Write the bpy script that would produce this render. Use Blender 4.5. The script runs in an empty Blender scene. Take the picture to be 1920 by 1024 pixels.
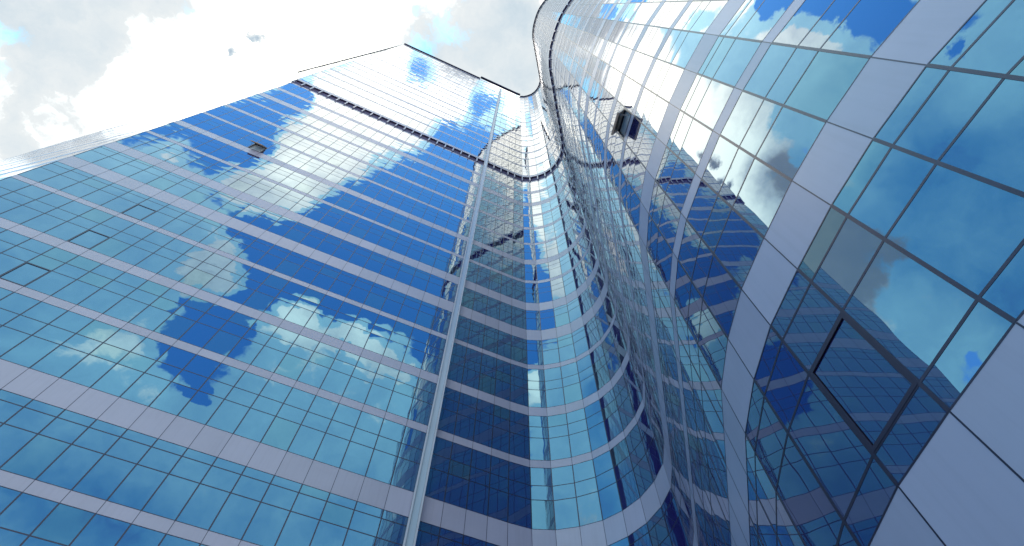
import bpy, bmesh, math, random
import numpy as np
random.seed(7)
rng = np.random.default_rng(7)
scene = bpy.context.scene
COL = scene.collection

S = 17.0            # metres from the eye to the plane of the long flat facade
EYE = 1.6

# ------------------------------------------------------------------ camera
H_AX = np.array([0.91527319, 0.36795831, 0.16395632])
N_AX = np.array([-0.40274384, 0.82725007, 0.39173296])
U_AX = np.array([0.00850852, -0.42457508, 0.90535275])
FPX = 1064.05
right = (H_AX[0], N_AX[0], U_AX[0])
down = (H_AX[1], N_AX[1], U_AX[1])
fwd = (H_AX[2], N_AX[2], U_AX[2])
from mathutils import Matrix, Vector
cam_data = bpy.data.cameras.new("camera")
cam_data.sensor_fit = 'HORIZONTAL'
cam_data.sensor_width = 36.0
cam_data.lens = 36.0 * FPX / 1920.0
cam_data.clip_start = 0.1
cam_data.clip_end = 8000.0
cam = bpy.data.objects.new("camera", cam_data)
M = Matrix(((right[0], -down[0], -fwd[0], 0.0),
            (right[1], -down[1], -fwd[1], 0.0),
            (right[2], -down[2], -fwd[2], EYE),
            (0, 0, 0, 1)))
cam.matrix_world = M
COL.objects.link(cam)
scene.camera = cam

scene.view_settings.view_transform = 'Standard'
scene.view_settings.look = 'None'
scene.view_settings.exposure = 1.6
scene.view_settings.gamma = 1.0
scene.render.engine = 'CYCLES'
scene.cycles.max_bounces = 8
scene.cycles.glossy_bounces = 6
scene.cycles.diffuse_bounces = 2
scene.cycles.caustics_reflective = True
scene.cycles.use_denoising = True

# ------------------------------------------------------------------ sky
SUN_EL, SUN_AZ = math.radians(66), math.radians(-38)   # azimuth from +Y towards +X
#BLOBS-BEGIN
# (x, y, size, amount) of the cloud cover and of the cloud brightness, in stereographic sky coordinates
BLOBS = [  # unseen sky is invented: clear to dim the right panels, cloudy for neutral fill
    (-0.0483, -0.2581, 0.22, -2.151), (-0.1959, -0.444, 0.22, -0.627), (-0.3073, -0.1019, 0.22, -0.602), (-0.52, 0.13, 0.22, -0.637),
    (-0.76, -0.17, 0.22, -0.47), (-0.86, 0.13, 0.22, -0.629), (-0.1826, 0.1294, 0.22, 0.386), (0.0145, -0.1464, 0.08, -2.88),
    (-0.74, 0.35, 0.22, -0.374), (-0.1134, -0.1848, 0.05, 3.866), (-0.0465, -0.337, 0.08, 1.369), (-0.0686, -0.1264, 0.08, 1.552),
    (-0.54, -0.17, 0.22, -0.654), (-0.9, -0.35, 0.22, -0.573), (0.0018, -0.4902, 0.13, -0.606), (-0.181, -0.1784, 0.05, -1.876),
    (-0.1551, -0.2881, 0.032, 1.574), (-0.152, -0.2195, 0.032, 3.335), (-0.381, 0.2223, 0.08, -0.577), (0.0172, -0.0054, 0.13, 0.308),
    (-0.2947, -0.2744, 0.13, -0.493), (0.0041, -0.3193, 0.032, 1.533), (-0.0805, -0.3196, 0.032, 2.215), (-0.9, -0.09, 0.22, -0.443),
    (-0.0545, -0.0767, 0.02, -2.086), (-0.0002, -0.0773, 0.02, -1.993), (-0.1457, -0.1389, 0.032, -1.349), (-0.7, 0.01, 0.13, -0.581),
    (-0.1527, -0.3688, 0.05, -0.789), (-0.5, 0.33, 0.13, -0.456), (-0.0578, -0.0427, 0.013, -2.852), (-0.66, -0.35, 0.13, -0.622),
    (-0.4, 0.52, 0.22, 1.952), (0.36, -0.28, 0.22, 1.351), (0.08, 0.56, 0.22, 1.194), (0.52, 0.32, 0.22, 1.311),
    (0.72, -0.28, 0.22, 1.402), (0.44, -0.68, 0.22, 0.908), (0.44, 0.68, 0.22, 1.619), (-0.2, -0.8, 0.22, 1.578),
    (-0.16, 0.8, 0.22, 1.493), (-0.3277, 0.0274, 0.08, -0.459), (-0.3349, 0.119, 0.05, 0.542), (0.16, -0.76, 0.22, 1.138),
    (0.84, 0.24, 0.22, 1.243), (0.0313, -0.3315, 0.02, 1.482), (0.16, 0.88, 0.22, 1.321), (0.28, 0.2, 0.22, 0.979),
    (-0.48, -0.72, 0.22, 1.138), (-0.182, -0.1275, 0.05, 0.943), (-0.82, 0.53, 0.13, -0.116), (-0.0264, -0.3156, 0.032, 1.817),
    (-0.94, 0.29, 0.13, -0.544), (0.16, -0.12, 0.22, 0.4), (-0.56, 0.76, 0.22, 0.887), (0.64, -0.56, 0.22, 1.23),
    (-0.2986, 0.2342, 0.08, 0.248), (-0.1675, -0.3055, 0.032, 1.133), (-0.1025, -0.3686, 0.05, 0.682), (0.76, 0.64, 0.22, 1.379),
    (-0.1924, -0.3724, 0.05, 0.628), (-0.1032, 0.0075, 0.05, 0.946), (-0.0517, 0.0243, 0.05, -0.392), (-0.12, 0.44, 0.22, 1.022),
    (-0.68, 0.19, 0.13, -0.465), (-0.2417, 0.0138, 0.05, -0.586), (-0.1449, -0.0316, 0.05, -0.345), (-0.2396, -0.2023, 0.032, -0.625),
    (0.92, -0.12, 0.22, 0.724), (-0.0233, -0.0873, 0.032, 1.321), (0.6, 0.08, 0.22, 0.914), (0.0133, -0.3602, 0.05, 0.59),
    (-0.3784, 0.0774, 0.05, -0.442), (-0.1226, -0.2154, 0.032, 1.973), (0.28, 0.48, 0.22, 0.548), (-0.3459, 0.1616, 0.032, -0.481),
    (-0.2945, 0.0901, 0.032, 0.523), (-0.6, 0.33, 0.13, -0.264), (-0.0788, 0.0607, 0.032, -0.242), (0.32, -0.56, 0.22, 0.985),
    (-0.0315, -0.3392, 0.032, -0.465), (-0.04, -0.96, 0.22, 0.605), (-0.1626, -0.2635, 0.02, 0.734), (0.44, -0.08, 0.22, 0.731),
    (-0.0508, -0.037, 0.013, 1.318), (-0.72, -0.68, 0.13, 0.485), (-0.0735, -0.1689, 0.013, 1.35), (-0.1727, -0.4136, 0.032, 0.457),
    (-0.067, -0.3008, 0.013, 0.957), (-0.4049, 0.2401, 0.032, -0.411), (-0.1491, -0.3066, 0.02, 1.735), (-0.3383, 0.1958, 0.02, -0.646),
    (-0.68, 0.47, 0.08, -0.221), (0.0114, -0.0723, 0.013, -0.784), (-0.88, 0.47, 0.13, -0.323), (-0.2569, -0.1909, 0.013, -0.7),
    (-0.2101, -0.1681, 0.032, -0.661), (-0.0763, -0.4028, 0.05, 0.298), (-0.64, 0.6, 0.13, 0.966), (-0.0188, -0.2982, 0.013, 0.723),
    (-0.2296, 0.1313, 0.05, -0.231), (-0.1818, -0.2172, 0.02, 0.446), (0.88, -0.4, 0.22, 0.469), (-0.0502, 0.0183, 0.013, 0.495),
    (-0.1479, -0.2721, 0.013, 0.896), (-0.1506, -0.3207, 0.013, -0.678), (-0.2668, 0.0428, 0.02, -0.607), (-0.1463, -0.1777, 0.013, -0.768),
    (-0.0201, -0.1126, 0.013, -1.35), (-0.84, 0.48, 0.013, 0.564), (-0.167, -0.3256, 0.013, -1.343), (-0.54, 0.01, 0.13, -0.25),
    (-0.0253, -0.4088, 0.05, 0.336), (0.36, -0.84, 0.22, 0.522), (-0.1844, 0.1004, 0.032, -0.318), (-0.36, 0.8, 0.22, 0.506),
    (-0.58, 0.43, 0.032, -0.392), (-0.8, 0.56, 0.013, 0.909), (-0.4098, 0.0383, 0.05, -0.28), (-0.8, -0.41, 0.13, -0.268),
    (-0.1362, -0.3983, 0.013, -1.62), (-0.0362, 0.0545, 0.02, 0.212), (-0.4009, 0.2222, 0.013, -0.541), (0.0, -0.64, 0.13, 0.539),
    (-0.1079, -0.3354, 0.02, 1.028), (-0.0302, -0.3242, 0.013, -1.11), (-0.2337, -0.3948, 0.032, 0.324), (0.8, 0.4, 0.22, 0.462),
    (-0.3169, 0.0632, 0.032, -0.397), (-0.1203, -0.4077, 0.05, 0.301), (-0.0396, -0.0093, 0.013, -0.291), (0.2, -0.36, 0.13, 0.627),
    (-0.64, 0.48, 0.013, 0.353), (-0.0449, -0.1367, 0.013, 1.099), (-0.74, 0.55, 0.032, -0.38), (-0.0376, -0.1201, 0.013, 0.987),
    (-0.1821, -0.2567, 0.032, 0.318), (-0.8, 0.56, 0.05, -0.58), (-0.74, 0.49, 0.08, -0.195), (-0.169, -0.3195, 0.013, 1.22),
    (-0.1138, -0.3372, 0.013, -1.408), (-0.82, 0.31, 0.08, -0.251), (-0.193, -0.0304, 0.08, -0.186), (-0.2151, -0.2165, 0.013, 0.465),
    (-0.1883, -0.3317, 0.032, 0.291), (-0.287, 0.0613, 0.013, -0.604), (-0.2781, 0.1517, 0.05, -0.097), (-0.0576, -0.3263, 0.032, 0.404),
    (-0.1131, -0.0859, 0.02, -0.639), (-0.1297, -0.1323, 0.013, -1.567), (-0.0669, -0.0582, 0.013, -0.787), (-0.2222, -0.193, 0.02, -0.402),
    (0.0556, -0.425, 0.032, -0.345), (-0.1135, -0.1256, 0.02, 0.605), (-0.98, -0.19, 0.08, -0.366), (-0.98, 0.03, 0.13, -0.246),
    (-0.0676, -0.0744, 0.02, 0.585), (0.12, 0.36, 0.08, 0.421), (-0.0636, 0.0573, 0.013, -0.272), (0.2, -0.96, 0.08, 0.385),
    (-0.1663, -0.2313, 0.02, -0.493), (-0.0593, -0.0279, 0.02, 0.28), (-0.19, 0.1184, 0.008, -0.0), (-0.1913, 0.1227, 0.006, -0.0),
    (-0.1762, 0.1003, 0.008, -0.0), (-0.1775, 0.1046, 0.006, -0.0),
]
BRIGHT = [  # low values in the unseen sky to the left are made up to dim panels
    (-0.72, -0.01, 0.3, -0.317), (-0.72, 0.35, 0.3, -0.33), (-0.1542, 0.0585, 0.1, 0.376), (-0.78, -0.29, 0.3, -0.359),
    (-0.48, 0.05, 0.3, -0.397), (-0.0417, -0.2195, 0.3, 0.184), (-0.98, 0.13, 0.3, -0.371), (-0.2107, 0.147, 0.06, 0.238),
    (-0.019, 0.0164, 0.1, -0.18), (-0.52, -0.23, 0.18, -0.362), (0.0614, -0.0645, 0.1, 0.302), (-0.1831, -0.5216, 0.1, -0.296),
    (-0.96, -0.17, 0.18, -0.24), (-0.5, 0.33, 0.18, -0.219), (-0.0974, 0.0164, 0.04, 0.152), (-0.0612, -0.5061, 0.1, -0.181),
    (-0.2433, 0.184, 0.04, 0.33), (-0.3944, 0.2373, 0.1, 0.195), (-0.82, 0.55, 0.18, -0.24), (-0.2748, 0.1448, 0.1, -0.093),
    (-0.2039, -0.3882, 0.06, 0.166), (-0.1006, -0.1074, 0.1, 0.111), (-0.2173, 0.0596, 0.04, 0.211), (-0.0231, -0.0439, 0.04, -0.255),
    (-0.1711, 0.1307, 0.06, 0.259), (-0.86, -0.43, 0.18, -0.187), (-0.0805, -0.3196, 0.04, 0.207), (-0.52, 0.21, 0.18, -0.147),
    (-0.9, 0.33, 0.18, -0.16), (-0.065, -0.0172, 0.04, -0.23), (-0.337, -0.0499, 0.06, -0.173), (-0.239, -0.0666, 0.18, 0.066),
    (0.0318, -0.4747, 0.06, -0.145), (-0.0271, -0.221, 0.1, -0.141), (-0.2454, -0.4941, 0.06, -0.152), (-0.72, 0.19, 0.18, -0.113),
    (-0.2037, 0.086, 0.04, 0.162), (-0.1053, -0.0073, 0.04, 0.204), (0.025, -0.0487, 0.04, 0.162), (-0.44, -0.15, 0.1, -0.153),
    (-0.244, 0.0718, 0.04, -0.116), (-0.1048, 0.0473, 0.04, 0.174), (-0.0659, 0.0612, 0.04, -0.156), (0.0042, -0.0114, 0.04, -0.162),
    (0.0106, -0.12, 0.06, -0.142), (-0.2127, -0.2864, 0.06, -0.096), (-0.0903, -0.2732, 0.06, -0.101), (-0.3335, -0.104, 0.04, 0.155),
    (-0.2843, 0.018, 0.06, 0.173), (-0.3231, 0.0291, 0.04, -0.111), (-0.9, -0.07, 0.18, -0.098), (0.0239, 0.0537, 0.04, -0.109),
    (-0.3067, 0.237, 0.04, -0.079), (-0.0268, -0.0955, 0.04, 0.122), (-0.64, -0.27, 0.1, -0.11), (-0.92, -0.29, 0.1, -0.104),
    (-0.1357, 0.01, 0.04, 0.099), (-0.1494, -0.1467, 0.04, -0.112), (-0.2526, -0.3987, 0.04, 0.103), (-0.2518, -0.4475, 0.04, -0.1),
    (-0.2237, 0.1583, 0.04, 0.216), (-0.66, 0.47, 0.04, -0.176), (-0.0163, -0.3047, 0.04, 0.119), (-0.1227, -0.1951, 0.04, 0.109),
    (-0.1619, -0.4111, 0.04, 0.098), (-0.1407, -0.5275, 0.04, -0.132), (-0.4115, 0.206, 0.04, 0.163), (-0.3419, 0.1883, 0.04, 0.126),
    (-0.56, 0.07, 0.18, 0.115), (-0.403, 0.0539, 0.06, 0.125), (-0.19, 0.1184, 0.008, -0.55), (-0.1913, 0.1227, 0.006, -0.55),
    (-0.1762, 0.1003, 0.008, -0.55), (-0.1775, 0.1046, 0.006, -0.55),
]
#BLOBS-END
world = bpy.data.worlds.new("World")
scene.world = world
world.use_nodes = True
world.cycles.sampling_method = 'MANUAL'
world.cycles.sample_map_resolution = 256
wt = world.node_tree
wt.nodes.clear()


class NG:
    """small helper for wiring shader nodes"""
    def __init__(self, tree):
        self.t = tree

    def node(self, kind, **kw):
        n = self.t.nodes.new(kind)
        for k, v in kw.items():
            setattr(n, k, v)
        return n

    def link(self, a, b):
        self.t.links.new(a, b)

    def put(self, sock, v):
        if isinstance(v, bpy.types.NodeSocket):
            self.link(v, sock)
        else:
            sock.default_value = v

    def math(self, op, a, b=None, c=None, clamp=False):
        n = self.node('ShaderNodeMath', operation=op, use_clamp=clamp)
        self.put(n.inputs[0], a)
        if b is not None:
            self.put(n.inputs[1], b)
        if c is not None:
            self.put(n.inputs[2], c)
        return n.outputs[0]

    def vec(self, op, a, b=None, c=None):
        n = self.node('ShaderNodeVectorMath', operation=op)
        self.put(n.inputs[0], a)
        if b is not None:
            if op == 'SCALE':
                self.put(n.inputs['Scale'], b)
            else:
                self.put(n.inputs[1], b)
        if c is not None:
            self.put(n.inputs[2], c)
        return n.outputs['Value'] if op in ('LENGTH', 'DISTANCE', 'DOT_PRODUCT') else n.outputs[0]

    def noise(self, vec, scale, detail=4.0, rough=0.55, dist=0.0):
        n = self.node('ShaderNodeTexNoise')
        self.put(n.inputs['Vector'], vec)
        n.inputs['Scale'].default_value = scale
        n.inputs['Detail'].default_value = detail
        n.inputs['Roughness'].default_value = rough
        n.inputs['Distortion'].default_value = dist
        return n.outputs[0]

    def smooth(self, x, lo, hi, a=0.0, b=1.0):
        n = self.node('ShaderNodeMapRange', interpolation_type='SMOOTHSTEP')
        self.put(n.inputs[0], x)
        n.inputs[1].default_value = lo
        n.inputs[2].default_value = hi
        n.inputs[3].default_value = a
        n.inputs[4].default_value = b
        return n.outputs[0]

    def mix(self, f, a, b):
        n = self.node('ShaderNodeMix', data_type='RGBA')
        self.put(n.inputs[0], f)
        self.put(n.inputs[6], a)
        self.put(n.inputs[7], b)
        return n.outputs[2]


g = NG(wt)
tc = g.node('ShaderNodeTexCoord')
gen = tc.outputs['Generated']
sky = g.node('ShaderNodeTexSky', sky_type='NISHITA')
sky.sun_disc = False
sky.sun_elevation = SUN_EL
sky.sun_rotation = SUN_AZ
sky.air_density = 1.0
sky.dust_density = 0.3
sky.ozone_density = 2.0
sep = g.node('ShaderNodeSeparateXYZ')
g.link(gen, sep.inputs[0])
den = g.math('ADD', 1.0, g.math('MAXIMUM', sep.outputs[2], -0.5))
comb = g.node('ShaderNodeCombineXYZ')
g.link(g.math('DIVIDE', sep.outputs[0], den), comb.inputs[0])
g.link(g.math('DIVIDE', sep.outputs[1], den), comb.inputs[1])
q = comb.outputs[0]                       # stereographic sky coordinates, zenith at the origin
def blob_field(blobs, base):
    f = g.math('ADD', base, 0.0)
    for (bx, by, sx, w) in blobs:
        d = g.vec('DISTANCE', q, (bx, by, 0.0))
        f = g.math('ADD', f, g.smooth(d, 0.0, sx, w, 0.0))
    return f


warp = g.node('ShaderNodeTexNoise')
g.link(q, warp.inputs['Vector'])
warp.inputs['Scale'].default_value = 22.0
warp.inputs['Detail'].default_value = 7.0
warp.inputs['Roughness'].default_value = 0.62
q = g.vec('ADD', q, g.vec('SCALE', g.vec('SUBTRACT', warp.outputs['Color'], (0.5, 0.5, 0.5)), 0.045))
n_big = g.noise(q, 11.0, 8.0, 0.60, 0.3)
n_mid = g.noise(q, 34.0, 8.0, 0.62, 0.3)
wob = g.math('ADD', g.math('MULTIPLY', g.math('SUBTRACT', n_big, 0.5), 0.9),
             g.math('MULTIPLY', g.math('SUBTRACT', n_mid, 0.5), 0.9))
dens = blob_field(BLOBS, 1.5)             # 0 clear blue, 1 pale haze, 2 solid cloud
haze = g.smooth(g.math('ADD', dens, g.math('MULTIPLY', wob, 0.9)), 0.50, 0.78)
cover = g.smooth(g.math('ADD', dens, g.math('MULTIPLY', wob, 1.0)), 1.25, 1.52)
bri = g.math('ADD', blob_field(BRIGHT, 0.8), g.math('MULTIPLY', wob, 0.38))


def ramp(fac, stops):
    r = g.node('ShaderNodeValToRGB')
    g.link(fac, r.inputs[0])
    els = r.color_ramp.elements
    els[0].position, els[0].color = stops[0][0], stops[0][1] + (1,)
    els[1].position, els[1].color = stops[-1][0], stops[-1][1] + (1,)
    for p_, c_ in stops[1:-1]:
        els.new(p_).color = c_ + (1,)
    return r.outputs[0]


fac = g.math('DIVIDE', bri, 1.2)
haze_col = ramp(fac, [(0.25, (0.04, 0.14, 0.36)), (0.42, (0.115, 0.32, 0.50)), (0.70, (0.33, 0.55, 0.64)), (0.95, (0.50, 0.78, 0.82))])
cloud_col = ramp(fac, [(0.25, (0.13, 0.165, 0.20)), (0.45, (0.21, 0.245, 0.27)), (0.60, (0.28, 0.295, 0.30)), (0.71, (0.62, 0.64, 0.62)), (0.95, (1.25, 1.20, 1.02))])
hs = g.node('ShaderNodeHueSaturation')
hs.inputs['Saturation'].default_value = 1.35
g.link(sky.outputs[0], hs.inputs['Color'])
hs.inputs['Hue'].default_value = 0.492
skyc = g.vec('SCALE', hs.outputs[0], 0.172)
final = g.mix(cover, g.mix(haze, skyc, haze_col), cloud_col)
bg = g.node('ShaderNodeBackground')
g.link(final, bg.inputs[0])
bg.inputs[1].default_value = 1.0
wo = g.node('ShaderNodeOutputWorld')
g.link(bg.outputs[0], wo.inputs[0])

# ------------------------------------------------------------------ sun (veiled by cloud)
sd = bpy.data.lights.new("sun", 'SUN')
sd.energy = 1.0
sd.angle = math.radians(10)
sd.color = (1.0, 0.96, 0.9)
sun = bpy.data.objects.new("sun", sd)
sdir = Vector((math.sin(SUN_AZ) * math.cos(SUN_EL), math.cos(SUN_AZ) * math.cos(SUN_EL), math.sin(SUN_EL)))
sun.rotation_euler = (-sdir).to_track_quat('-Z', 'Y').to_euler()
COL.objects.link(sun)


# ------------------------------------------------------------------ materials
def new_mat(name):
    m = bpy.data.materials.new(name)
    m.use_nodes = True
    m.node_tree.nodes.clear()
    return m, NG(m.node_tree)


def make_glass():
    m, g = new_mat("coated_glass")
    geo = g.node('ShaderNodeNewGeometry')
    N = geo.outputs['Normal']
    uvn = g.node('ShaderNodeUVMap', uv_map='pane')
    uv = g.node('ShaderNodeSeparateXYZ')
    g.link(uvn.outputs[0], uv.inputs[0])
    at = g.node('ShaderNodeAttribute', attribute_name='tilt')
    av = g.node('ShaderNodeSeparateXYZ')
    g.link(at.outputs['Vector'], av.inputs[0])
    T = g.vec('CROSS_PRODUCT', (0, 0, 1), N)
    tc = g.node('ShaderNodeTexCoord')
    ob = tc.outputs['Object']
    # each double-glazed pane bows a little and sits a fraction of a degree out of true
    off = g.vec('ADD', ob, g.vec('SCALE', at.outputs['Vector'], 40.0))
    na = g.math('SUBTRACT', g.noise(off, 1.2, 1.5, 0.4), 0.5)
    nb = g.math('SUBTRACT', g.noise(g.vec('ADD', off, (31.0, 17.0, 5.0)), 1.2, 1.5, 0.4), 0.5)
    kx = g.math('ADD', g.math('MULTIPLY', g.math('SUBTRACT', uv.outputs[0], 0.5), g.math('MULTIPLY_ADD', av.outputs[2], 0.008, 0.003)),
                g.math('MULTIPLY_ADD', g.math('SUBTRACT', av.outputs[0], 0.5), 0.007, g.math('MULTIPLY', na, 0.012)))
    kz = g.math('ADD', g.math('MULTIPLY', g.math('SUBTRACT', uv.outputs[1], 0.5), g.math('MULTIPLY_ADD', av.outputs[2], 0.008, 0.003)),
                g.math('MULTIPLY_ADD', g.math('SUBTRACT', av.outputs[1], 0.5), 0.007, g.math('MULTIPLY', nb, 0.012)))
    zv = g.node('ShaderNodeCombineXYZ')
    g.link(kz, zv.inputs[2])
    Nn = g.vec('NORMALIZE', g.vec('ADD', N, g.vec('ADD', g.vec('SCALE', T, kx), zv.outputs[0])))
    fr = g.node('ShaderNodeFresnel')
    fr.inputs['IOR'].default_value = 2.3
    g.link(Nn, fr.inputs['Normal'])
    gl = g.node('ShaderNodeBsdfGlossy', distribution='GGX')
    gl.inputs['Roughness'].default_value = 0.0
    g.link(Nn, gl.inputs['Normal'])
    # the blue-green coating tints what is mirrored head-on, hardly at all at a glancing angle
    lw = g.node('ShaderNodeLayerWeight')
    lw.inputs['Blend'].default_value = 0.5
    tint = g.mix(g.smooth(lw.outputs['Facing'], 0.35, 0.85), (0.44, 0.80, 1.0, 1), (0.85, 0.87, 0.90, 1))
    g.link(tint, gl.inputs['Color'])
    df = g.node('ShaderNodeBsdfDiffuse')
    g.link(g.mix(g.smooth(av.outputs[0], 0.84, 0.90), (0.018, 0.014, 0.10, 1), (0.030, 0.036, 0.060, 1)), df.inputs['Color'])
    mx = g.node('ShaderNodeMixShader')
    refl = g.math('MULTIPLY_ADD', fr.outputs[0], 0.94, 0.06)
    refl = g.math('ADD', refl, g.smooth(lw.outputs['Facing'], 0.50, 0.88, 0.0, 0.20), clamp=True)
    g.link(refl, mx.inputs[0])
    g.link(df.outputs[0], mx.inputs[1])
    g.link(gl.outputs[0], mx.inputs[2])
    out = g.node('ShaderNodeOutputMaterial')
    g.link(mx.outputs[0], out.inputs[0])
    return m


def make_plain(name, col, rough, metal=0.0, spec=0.5, var=0.06, scale=1.5, bump=0.0, coat=0.0):
    m, g = new_mat(name)
    tc = g.node('ShaderNodeTexCoord')
    n = g.noise(tc.outputs['Object'], scale, 5.0, 0.6)
    f = g.smooth(n, 0.3, 0.7)
    c = g.mix(f, tuple(x * (1 - var) for x in col) + (1,), tuple(min(1, x * (1 + var)) for x in col) + (1,))
    p = g.node('ShaderNodeBsdfPrincipled')
    g.link(c, p.inputs['Base Color'])
    p.inputs['Roughness'].default_value = rough
    p.inputs['Metallic'].default_value = metal
    p.inputs['Specular IOR Level'].default_value = spec
    if coat:
        p.inputs['Coat Weight'].default_value = coat
        p.inputs['Coat Roughness'].default_value = 0.12
    if bump:
        b = g.node('ShaderNodeBump')
        b.inputs['Strength'].default_value = bump
        b.inputs['Distance'].default_value = 0.02
        g.link(g.noise(tc.outputs['Object'], scale * 6, 6.0, 0.6), b.inputs['Height'])
        g.link(b.outputs[0], p.inputs['Normal'])
    out = g.node('ShaderNodeOutputMaterial')
    g.link(p.outputs[0], out.inputs[0])
    return m


def make_panel():
    m = make_plain("lavender_metal_panel", (0.378, 0.366, 0.49), 0.35, 0.0, 0.6, 0.03, 0.7)
    g = NG(m.node_tree)
    p = next(n for n in m.node_tree.nodes if n.type == 'BSDF_PRINCIPLED')
    src = p.inputs['Base Color'].links[0].from_socket
    at = g.node('ShaderNodeAttribute', attribute_name='tilt')
    av = g.node('ShaderNodeSeparateXYZ')
    g.link(at.outputs['Vector'], av.inputs[0])
    tc = g.node('ShaderNodeTexCoord')
    st = g.noise(g.vec('MULTIPLY', tc.outputs['Object'], (9.0, 9.0, 0.35)), 1.0, 4.0, 0.6)
    k = g.math('ADD', g.math('MULTIPLY_ADD', av.outputs[0], 0.10, 0.90), g.smooth(st, 0.42, 0.75, 0.015, -0.04))
    g.link(g.vec('SCALE', src, k), p.inputs['Base Color'])
    return m


def make_sash_glass():
    m, g = new_mat("thin_clear_sash_glass")
    tr = g.node('ShaderNodeBsdfTransparent')
    tr.inputs['Color'].default_value = (0.45, 0.52, 0.58, 1)
    gl = g.node('ShaderNodeBsdfGlossy')
    gl.inputs['Roughness'].default_value = 0.02
    fr = g.node('ShaderNodeFresnel')
    fr.inputs['IOR'].default_value = 2.0
    mx = g.node('ShaderNodeMixShader')
    g.link(fr.outputs[0], mx.inputs[0])
    g.link(tr.outputs[0], mx.inputs[1])
    g.link(gl.outputs[0], mx.inputs[2])
    out = g.node('ShaderNodeOutputMaterial')
    g.link(mx.outputs[0], out.inputs[0])
    return m


MAT = {
    'glass': make_glass(),
    'sash_glass': make_sash_glass(),
    'panel': make_panel(),
    'pilaster_face': make_plain("pale_blue_aluminium", (0.28, 0.33, 0.42), 0.28, 0.1, 0.5, 0.04, 0.8),
    'bar': make_plain("dark_bronze_aluminium", (0.028, 0.022, 0.050), 0.33, 0.3, 0.5, 0.1, 3.0),
    'cap': make_plain("navy_parapet_metal", (0.016, 0.018, 0.06), 0.5, 0.2, 0.4, 0.1, 2.0),
    'louvre': make_plain("dark_louvre_recess", (0.08, 0.065, 0.15), 0.7, 0.0, 0.3, 0.1, 2.0),
    'pilaster': make_plain("silver_grey_aluminium", (0.37, 0.37, 0.44), 0.38, 0.1, 0.5, 0.04, 0.8),
    'sash': make_plain("brown_sash_metal", (0.60, 0.48, 0.42), 0.45, 0.2, 0.5, 0.08, 3.0),
    'inner': make_plain("pale_recess_backing", (0.75, 0.78, 0.84), 0.9, 0.0, 0.1, 0.1, 2.0),  # coloured pale to stand in for daylight inside the room
    'roof': make_plain("grey_roof_membrane", (0.25, 0.25, 0.26), 0.9, 0.0, 0.2, 0.1, 0.3),
    'paving': make_plain("grey_granite_paving", (0.22, 0.215, 0.21), 0.8, 0.0, 0.3, 0.15, 0.4, 0.2),
}


# ------------------------------------------------------------------ mesh helpers
class MB:
    def __init__(self):
        self.v, self.f, self.uv, self.t = [], [], [], []

    def quadbox(self, a, b, c, d, nrm, front, back, uvfront=False):
        """box on the quad a,b,c,d (counter-clockwise seen from outside), from front to back along nrm"""
        i = len(self.v)
        for p in (a, b, c, d):
            self.v.append(tuple(p + nrm * front))
        for p in (a, b, c, d):
            self.v.append(tuple(p - nrm * back))
        fs = [(i, i + 1, i + 2, i + 3), (i + 7, i + 6, i + 5, i + 4), (i, i + 4, i + 5, i + 1),
              (i + 1, i + 5, i + 6, i + 2), (i + 2, i + 6, i + 7, i + 3), (i + 3, i + 7, i + 4, i)]
        tl = tuple(rng.random(3))
        for k, f in enumerate(fs):
            self.f.append(f)
            self.uv += [(0, 0), (1, 0), (1, 1), (0, 1)] if k == 0 else [(0.5, 0.5)] * 4
            self.t += [tl] * 4

    def box(self, o, ax, ay, az):
        """box from corner o with edge vectors ax, ay, az (right-handed)"""
        i = len(self.v)
        for k in range(8):
            p = o + (ax if k & 1 else 0) + (ay if k & 2 else 0) + (az if k & 4 else 0)
            self.v.append(tuple(p))
        for f in ((0, 2, 3, 1), (4, 5, 7, 6), (0, 1, 5, 4), (2, 6, 7, 3), (0, 4, 6, 2), (1, 3, 7, 5)):
            self.f.append(tuple(i + x for x in f))
            self.uv += [(0.5, 0.5)] * 4
            self.t += [(0.5, 0.5, 0.5)] * 4

    def build(self, name, mat, parent=None, pane=False):
        me = bpy.data.meshes.new(name)
        me.from_pydata(self.v, [], self.f)
        if pane:
            uvl = me.uv_layers.new(name='pane')
            uvl.data.foreach_set('uv', np.array(self.uv, dtype=np.float32).ravel())
            at = me.attributes.new('tilt', 'FLOAT_VECTOR', 'CORNER')
            at.data.foreach_set('vector', np.array(self.t, dtype=np.float32).ravel())
        me.materials.append(MAT[mat])
        o = bpy.data.objects.new(name, me)
        COL.objects.link(o)
        if parent is not None:
            o.parent = parent
        return o


def V3(p, z):
    return np.array([p[0] * S, p[1] * S, EYE + z * S])


# ------------------------------------------------------------------ plan of the curtain wall (units of S)
E_FAR = np.array([-2.345, 1.888])
CORNER = np.array([-1.1645, 1.0])
pts = []
NSIDE = 25
for i in range(NSIDE):
    pts.append(E_FAR + (CORNER - E_FAR) * i / NSIDE)
for k in range(22, -1, -1):
    pts.append(np.array([0.1335 - 0.059 * k, 1.0]))
I_CORNER = NSIDE
pts.append(np.array([0.1895, 1.0]))
I_PIL = len(pts) - 1                         # the pilaster fills the bay after this point
pts += [np.array(p) for p in [(0.2150, 1.0), (0.2620, 1.0), (0.3165, 1.0), (0.3697, 1.0), (0.4205, 1.0), (0.4800, 0.9965),
                              (0.5320, 0.9765), (0.5785, 0.9430), (0.6183, 0.9030), (0.6450, 0.8572), (0.6620, 0.8050),
                              (0.6660, 0.7497), (0.6570, 0.6945)]]
I_FLATEND = I_PIL + 6
a, b = np.array([0.6300, 0.6440]), np.array([0.3466, 0.2474])
for i in range(10):
    pts.append(a + (b - a) * i / 9)
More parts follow.
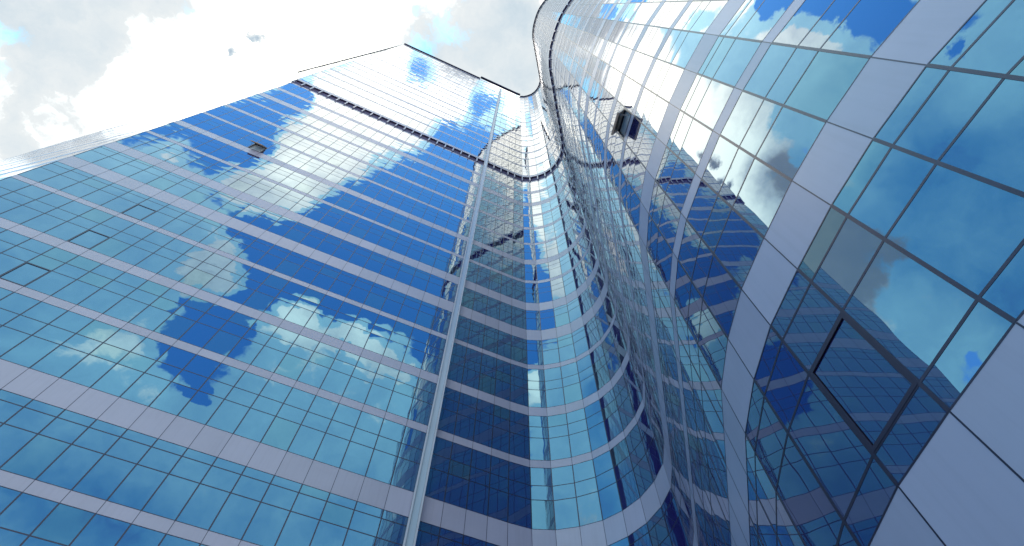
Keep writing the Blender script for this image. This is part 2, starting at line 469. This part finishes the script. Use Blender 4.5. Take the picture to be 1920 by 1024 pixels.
pts += [np.array(p) for p in [(0.3191, 0.1921), (0.3003, 0.1390), (0.2895, 0.0853), (0.2808, 0.0295), (0.2769, -0.0252), (0.2779, -0.0818)]]
I_BEND = len(pts) - 1
cc, R = np.array([0.856, -0.02]), 0.581
ang = math.pi + math.asin(0.0618 / R)
for i in range(13):
    ang += 0.056 / R
    pts.append(cc + R * np.array([math.cos(ang), math.sin(ang)]))
last = pts[-1]
tdir = np.array([-math.sin(ang), math.cos(ang)])
for i in range(1, 8):
    pts.append(last + tdir * 0.056 * i)
pts = np.array(pts)
NCOL = len(pts) - 1

# ------------------------------------------------------------------ rows (units of S above the eye)
rows = []            # (z0, z1, kind)   kind: glass / panel / louvre
G0 = -EYE / S
rows.append((G0, 0.055, 'glass'))
rows.append((0.055, 0.2442, 'panel'))
for z0, z1 in ((0.2442, 0.2690), (0.2690, 0.3540), (0.3540, 0.4008), (0.4008, 0.4245)):
    rows.append((z0, z1, 'glass'))
tops = [(.4945, .070), (.7210, .028), (.9475, .070), (1.1715, .0283), (1.395, .041), (1.622, .026), (1.8525, .0725), (2.070, .066),
        (2.281, .027), (2.511, .056), (2.727, .027), (2.958, .037), (3.172, .032), (3.394, .070), (3.632, .053)]
FLOOR_TOP = [t for t, _ in tops]
prev = None
for t, th in tops:
    if prev is not None:
        z = prev
        for hgt in (0.087, 0.0468):
            rows.append((z, z + hgt, 'glass'))
            z += hgt
        rows.append((z, t - th, 'glass'))
    rows.append((t - th, t, 'panel'))
    prev = t
z = prev
for hgt in (0.087, 0.0468):
    rows.append((z, z + hgt, 'glass'))
    z += hgt
rows.append((z, 3.845, 'glass'))
rows.append((3.845, 3.868, 'panel'))
rows.append((3.868, 3.950, 'louvre'))
rows.append((3.950, 3.995, 'panel'))
prev = 3.995
for i in range(1, 18):
    t = 4.04 + 0.225 * i
    th = 0.050 if i % 3 == 0 else 0.032
    z = prev
    hh = (t - th - prev)
    for fr in (0.46, 0.72):
        rows.append((z, prev + hh * fr, 'glass'))
        z = prev + hh * fr
    rows.append((z, t - th, 'glass'))
    rows.append((t - th, t, 'panel'))
    prev = t
ROOF = 7.905
rows.append((prev, ROOF - 0.004, 'panel'))
NROW = len(rows)
RAISE = 0.19         # the middle stretch of parapet stands this much higher
C_RAISE0, C_RAISE1 = I_CORNER + 18, I_FLATEND - 1    # first and last raised bay


# ------------------------------------------------------------------ the building and its parts
tower = bpy.data.objects.new("office_tower", None)
tower.location = (0, 0, 0)
COL.objects.link(tower)
tower['label'] = "glass office tower with white-lilac floor bands whose flat front sweeps into an S-shaped curve"
tower['category'] = "building"

RINV = np.array([[right[0], right[1], right[2]], [down[0], down[1], down[2]], [fwd[0], fwd[1], fwd[2]]])


def project(p):
    c = RINV @ (p - np.array([0, 0, EYE]))
    if c[2] < 0.05:
        return None
    return np.array([960 + FPX * c[0] / c[2], 512 + FPX * c[1] / c[2]])


def area_in_view(quad):
    poly = []
    for p in quad:
        r = project(p)
        if r is None:
            return 0.0
        poly.append((min(max(r[0], 0), 1920), min(max(r[1], 0), 1024)))
    s = 0
    for (x0, y0), (x1, y1) in zip(poly, poly[1:] + poly[:1]):
        s += x0 * y1 - x1 * y0
    return abs(s) / 2


cols = []
for c in range(NCOL):
    p0, p1 = pts[c], pts[c + 1]
    t = (p1 - p0) / np.linalg.norm(p1 - p0)
    n = np.array([t[1], -t[0]])
    cols.append((p0, p1, np.array([t[0], t[1], 0.0]), np.array([n[0], n[1], 0.0])))

OPEN = {}            # (col, row) of opened sashes -> angle in degrees
FRAMED = set()


def row_at(z):
    for i, (z0, z1, k) in enumerate(rows):
        if z0 <= z < z1:
            return i


colw = I_CORNER + (22 - 17)                       # bay between u=-0.8695 and u=-0.8105
OPEN[(colw, row_at(2.511 + 0.04))] = 24
for zz in (1.1715, 1.395, 1.622):
    FRAMED.add((colw, row_at(zz + 0.04)))
ccurve = I_BEND - 4                               # bay between azimuths 65 and 73.5
OPEN[(ccurve, row_at(1.1715 + 0.04))] = 18
FRAMED.add((ccurve, row_at(0.31)))

E5 = 0.006
Z_OVER, OVER = 3.949, 0.16   # the storeys above the louvre band stand this far proud
panes, panels, louvres = [], [], []
for c in range(NCOL):
    if c == I_PIL:
        continue
    p0, p1, t, n = cols[c]
    for r, (z0, z1, kind) in enumerate(rows):
        a, b, d, e = V3(p0, z0), V3(p1, z0), V3(p1, z1), V3(p0, z1)
        a, b, d, e = (a + t * E5, b - t * E5, d - t * E5, e + t * E5)
        a[2] += E5; b[2] += E5; d[2] -= E5; e[2] -= E5
        ar = area_in_view((a, b, d, e)) if n @ (np.array([0, 0, EYE]) - a) > 0 else 0.0
        if z0 > Z_OVER and c >= I_CORNER:
            a, b, d, e = (x + n * OVER for x in (a, b, d, e))
        rec = (ar, c, r, a, b, d, e, n, t)
        if kind == 'glass':
            panes.append(rec)
        elif kind == 'panel':
            panels.append(rec)
        else:
            louvres.append(rec)


def ranked(lst, name, rest_name, mat, front, back, pane, skip=()):
    lst = sorted([x for x in lst if (x[1], x[2]) not in skip], key=lambda x: -x[0])
    for rec in lst[:100]:
        mb = MB()
        mb.quadbox(*rec[3:7], rec[7], front, back)
        mb.build(name, mat, tower, pane)
    mb = MB()
    for rec in lst[100:]:
        mb.quadbox(*rec[3:7], rec[7], front, back)
    o = mb.build(rest_name, mat, tower, pane)
    o['kind'] = 'stuff'


special = set(OPEN) | FRAMED
ranked(panes, "glass_pane", "glass_panes", 'glass', 0.0, 0.03, True, special)
ranked(panels, "spandrel_panel", "spandrel_panels", 'panel', 0.002, 0.05, True)
mb = MB()
lst = sorted(louvres, key=lambda x: -x[0])
for rec in lst:
    mb = MB()
    mb.quadbox(*rec[3:7], rec[7], -0.02 if rec[1] >= I_CORNER else 0.0, 0.25)
    mb.build("louvre_panel", 'louvre', tower)

# operable windows: a heavier dark frame round the pane, two of them pushed open
byk = {(x[1], x[2]): x for x in panes}
for key in sorted(special):
    _, c, r, a, b, d, e, n, t = byk[key]
    w = np.linalg.norm(b - a)
    hgt = e[2] - a[2]
    up = np.array([0, 0, 1.0])
    win = MB()
    fw, proud = (0.055 if c > I_BEND - 10 else 0.046), 0.008
    for (o, sx, sz) in ((a, fw, hgt), (b - t * fw, fw, hgt), (a + t * fw, w - 2 * fw, fw), (e - up * fw + t * fw, w - 2 * fw, fw)):
        win.quadbox(o, o + t * sx, o + t * sx + up * sz, o + up * sz, n, proud, 0.12)
    opened = key in OPEN
    wo_ = win.build("operable_window", 'bar', tower)
    wo_['label'] = "top-hung window pushed open" if opened else "closed window with a heavy dark frame"
    # sash
    ia, ib, id_, ie = a + (t + up) * (fw + .01), b + (-t + up) * (fw + .01), d - (t + up) * (fw + .01), e + (t - up) * (fw + .01)
    nn, uu = n, up
    if opened:
        th = math.radians(OPEN[key])
        ho = (ie + id_) / 2
        uu = up * math.cos(th) - n * math.sin(th)
        nn = n * math.cos(th) + up * math.sin(th)
        L = ie[2] - ia[2]
        shift = n * 0.05
        ia, ib = ie - uu * L + shift, id_ - uu * L + shift
        ie, id_ = ie + shift, id_ + shift
        back = MB()
        back.quadbox(a + n * 0, b, d, e, n, -0.10, 0.12)
        back.build("window_recess", 'inner', wo_)  # backing whose pale colour replaces light in the room
        sf = MB()
        L = np.linalg.norm(ie - ia)
        sw = np.linalg.norm(ib - ia)
        f2 = 0.07
        for (o, sx, sz) in ((ia, f2, L), (ib - t * f2, f2, L), (ia + t * f2, sw - 2 * f2, f2), (ie - uu * f2 + t * f2, sw - 2 * f2, f2)):
            sf.quadbox(o, o + t * sx, o + t * sx + uu * sz, o + uu * sz, nn, 0.0, 0.07)
        sf.build("sash_frame", 'sash', wo_)
        st = MB()
        for base, side in ((a, 1), (b, -1)):
            p = base + t * side * 0.10 + up * 0.25
            q2 = (ia if side == 1 else ib) + t * side * 0.10 + uu * 0.12 - nn * 0.06
            dv = q2 - p
            ln = np.linalg.norm(dv)
            dv /= ln
            s2 = np.cross(dv, t); s2 /= np.linalg.norm(s2)
            st.box(p, dv * ln, t * 0.02, np.cross(dv, t) / np.linalg.norm(np.cross(dv, t)) * 0.02)
        st.build("stay_arm", 'pilaster', wo_)
        ia, ib, id_, ie = ia + t * f2 + uu * f2, ib - t * f2 + uu * f2, id_ - t * f2 - uu * f2, ie + t * f2 - uu * f2
    gp = MB()
    gp.quadbox(ia, ib, id_, ie, nn, -0.012, 0.02)
    gp.build("glass_pane", 'sash_glass' if opened else 'glass', wo_, True)

# ------------------------------------------------------------------ mullions and transoms
for i in range(NCOL + 1):
    if i in (I_PIL, I_PIL + 1):
        continue
    ns = []
    if i > 0:
        ns.append(cols[i - 1][3])
    if i < NCOL:
        ns.append(cols[i][3])
    n = sum(ns)
    n = n / np.linalg.norm(n)
    t = np.array([-n[1], n[0], 0.0])
    mb = MB()
    # merge consecutive rows of one kind into a single length of bar
    segs = []
    for z0, z1, kind in rows:
        if segs and segs[-1][2] == kind:
            segs[-1][1] = z1
        else:
            segs.append([z0, z1, kind])
    for z0, z1, kind in segs:
        if kind == 'louvre':
            continue
        wd, pr = (0.046, 0.006) if kind == 'glass' else (0.018, 0.005)
        if i < I_CORNER:
            wd, pr = 0.03, 0.0015
        po = n * (OVER if z0 > Z_OVER and i >= I_CORNER else 0.0)
        p = V3(pts[i], z0) + po
        q2 = V3(pts[i], z1) + po
        mb.quadbox(p - t * wd / 2, p + t * wd / 2, q2 + t * wd / 2, q2 - t * wd / 2, n, pr, 0.06)
    mb.build("mullion", 'bar', tower)
    mbw = MB()
    p, q2 = V3(pts[i], 3.868), V3(pts[i], 3.950)
    mbw.quadbox(p - t * 0.07, p + t * 0.07, q2 + t * 0.07, q2 - t * 0.07, n, OVER - 0.006 if i >= I_CORNER else -0.01, 0.20)
    mbw.build("louvre_post", 'panel', tower)

lines = []
for r in range(1, NROW):
    k0, k1 = rows[r - 1][2], rows[r][2]
    if 'louvre' in (k0, k1):
        continue
    wd, pr = (0.038, 0.0035) if k0 == k1 == 'glass' else (0.024, 0.0045)
    lines.append((rows[r][0], wd, pr))


def transom(mb, z, wd, pr):
    for c in range(NCOL):
        if c == I_PIL:
            continue
        p0, p1, t, n = cols[c]
        side = c < I_CORNER
        po = n * (OVER if z > Z_OVER and not side else 0.0)
        a, b = V3(p0, z) + po, V3(p1, z) + po
        up = np.array([0, 0, wd / 2])
        a = a + t * 0.012
        b = b - t * 0.012
        mb.quadbox(a - up, b - up, b + up, a + up, n, 0.0008 if side else pr, 0.05)


for (z, wd, pr) in lines[:99]:
    mb = MB()
    transom(mb, z, wd, pr)
    mb.build("transom", 'bar', tower)
if len(lines) > 99:
    mb = MB()
    for (z, wd, pr) in lines[99:]:
        transom(mb, z, wd, pr)
    o = mb.build("transoms", 'bar', tower)
    o['kind'] = 'stuff'

# ------------------------------------------------------------------ silver pilaster
p0, p1, t, n = cols[I_PIL]
zb, zt = G0, 7.83
A, B = V3(p0, zb), V3(p1, zb)
W = np.linalg.norm(B - A)
Ht = np.array([0, 0, (zt - zb) * S])


def strip(name, f0, f1, front, mat):
    mb = MB()
    a, b = A + t * W * f0, A + t * W * f1
    mb.quadbox(a, b, b + Ht, a + Ht, n, front, 0.1)
    return mb.build(name, mat, tower)


# dark soffit where the upper storeys step out, bay by bay
mbs = MB()
for c in range(NCOL):
    if c == I_PIL or c < I_CORNER:
        continue
    p0, p1, t, n = cols[c]
    a_, b_ = V3(p0, 3.9505), V3(p1, 3.9505)
    mbs.box(a_ + t * 0.003 + np.array([0, 0, -0.03]), (b_ - a_) - t * 0.006, -n * -0.155, np.array([0, 0, 0.03]))
mbs.build("soffit", 'louvre', tower)

strip("pilaster_edge", 0.02, 0.20, 0.30, 'pilaster')
strip("pilaster_edge", 0.80, 0.98, 0.30, 'pilaster')
strip("pilaster_face", 0.215, 0.785, 0.22, 'pilaster_face')

# ------------------------------------------------------------------ parapet, roof and the far sides
for c in range(NCOL):
    p0, p1, t, n = cols[c]
    raised = C_RAISE0 <= c <= C_RAISE1
    zt = ROOF + (RAISE if raised else 0)
    if raised or c == I_PIL:
        mb = MB()
        a, b = V3(p0, ROOF - 0.004 if c != I_PIL else 7.83), V3(p1, ROOF - 0.004 if c != I_PIL else 7.83)
        a2, b2 = V3(p0, zt), V3(p1, zt)
        mb.quadbox(a + t * E5, b - t * E5, b2 - t * E5, a2 + t * E5, n, OVER, 0.05)
        mb.build("parapet_pane", 'glass', tower, True)
    mb = MB()
    a, b = V3(p0, zt), V3(p1, zt)
    dz = np.array([0, 0, 0.42])
    mb.quadbox(a, b, b + dz, a + dz, n, OVER + 0.24 if c >= I_CORNER else 0.15, 0.5)
    mb.build("parapet_cap", 'cap', tower)

back = [pts[-1] + np.array([0.35, 0.35]), np.array([1.35, 1.6]), np.array([0.2, 2.9]), np.array([-1.5, 3.2])]
loop = [pts[i] for i in range(NCOL + 1)] + back
me = bpy.data.meshes.new("roof")
bm = bmesh.new()
vs = [bm.verts.new(V3(p, 7.80)) for p in loop]
es = [bm.edges.new((vs[i], vs[(i + 1) % len(vs)])) for i in range(len(vs))]
bmesh.ops.triangle_fill(bm, edges=es, use_beauty=True, normal=(0, 0, 1))
bm.to_mesh(me)
bm.free()
me.materials.append(MAT['roof'])
ro = bpy.data.objects.new("roof", me)
COL.objects.link(ro)
ro.parent = tower
bl = [pts[-1]] + back + [pts[0]]
for p0, p1 in zip(bl[:-1], bl[1:]):
    t = (p1 - p0) / np.linalg.norm(p1 - p0)
    n = np.array([t[1], -t[0], 0])
    mb = MB()
    for z0, z1, kind in rows:
        if kind == 'panel':
            mb.quadbox(V3(p0, z0), V3(p1, z0), V3(p1, z1), V3(p0, z1), n, 0.02, 0.2)
    mb.build("rear_floor_bands", 'panel', tower)
    mb = MB()
    mb.quadbox(V3(p0, G0), V3(p1, G0), V3(p1, ROOF), V3(p0, ROOF), n, 0.0, 0.3)
    mb.build("rear_glazing", 'glass', tower, True)

# ------------------------------------------------------------------ ground
me = bpy.data.meshes.new("plaza_paving")
bm = bmesh.new()
bmesh.ops.create_circle(bm, cap_ends=True, radius=3000, segments=64)
bm.to_mesh(me)
bm.free()
me.materials.append(MAT['paving'])
gr = bpy.data.objects.new("plaza_paving", me)
COL.objects.link(gr)
gr['kind'] = 'structure'
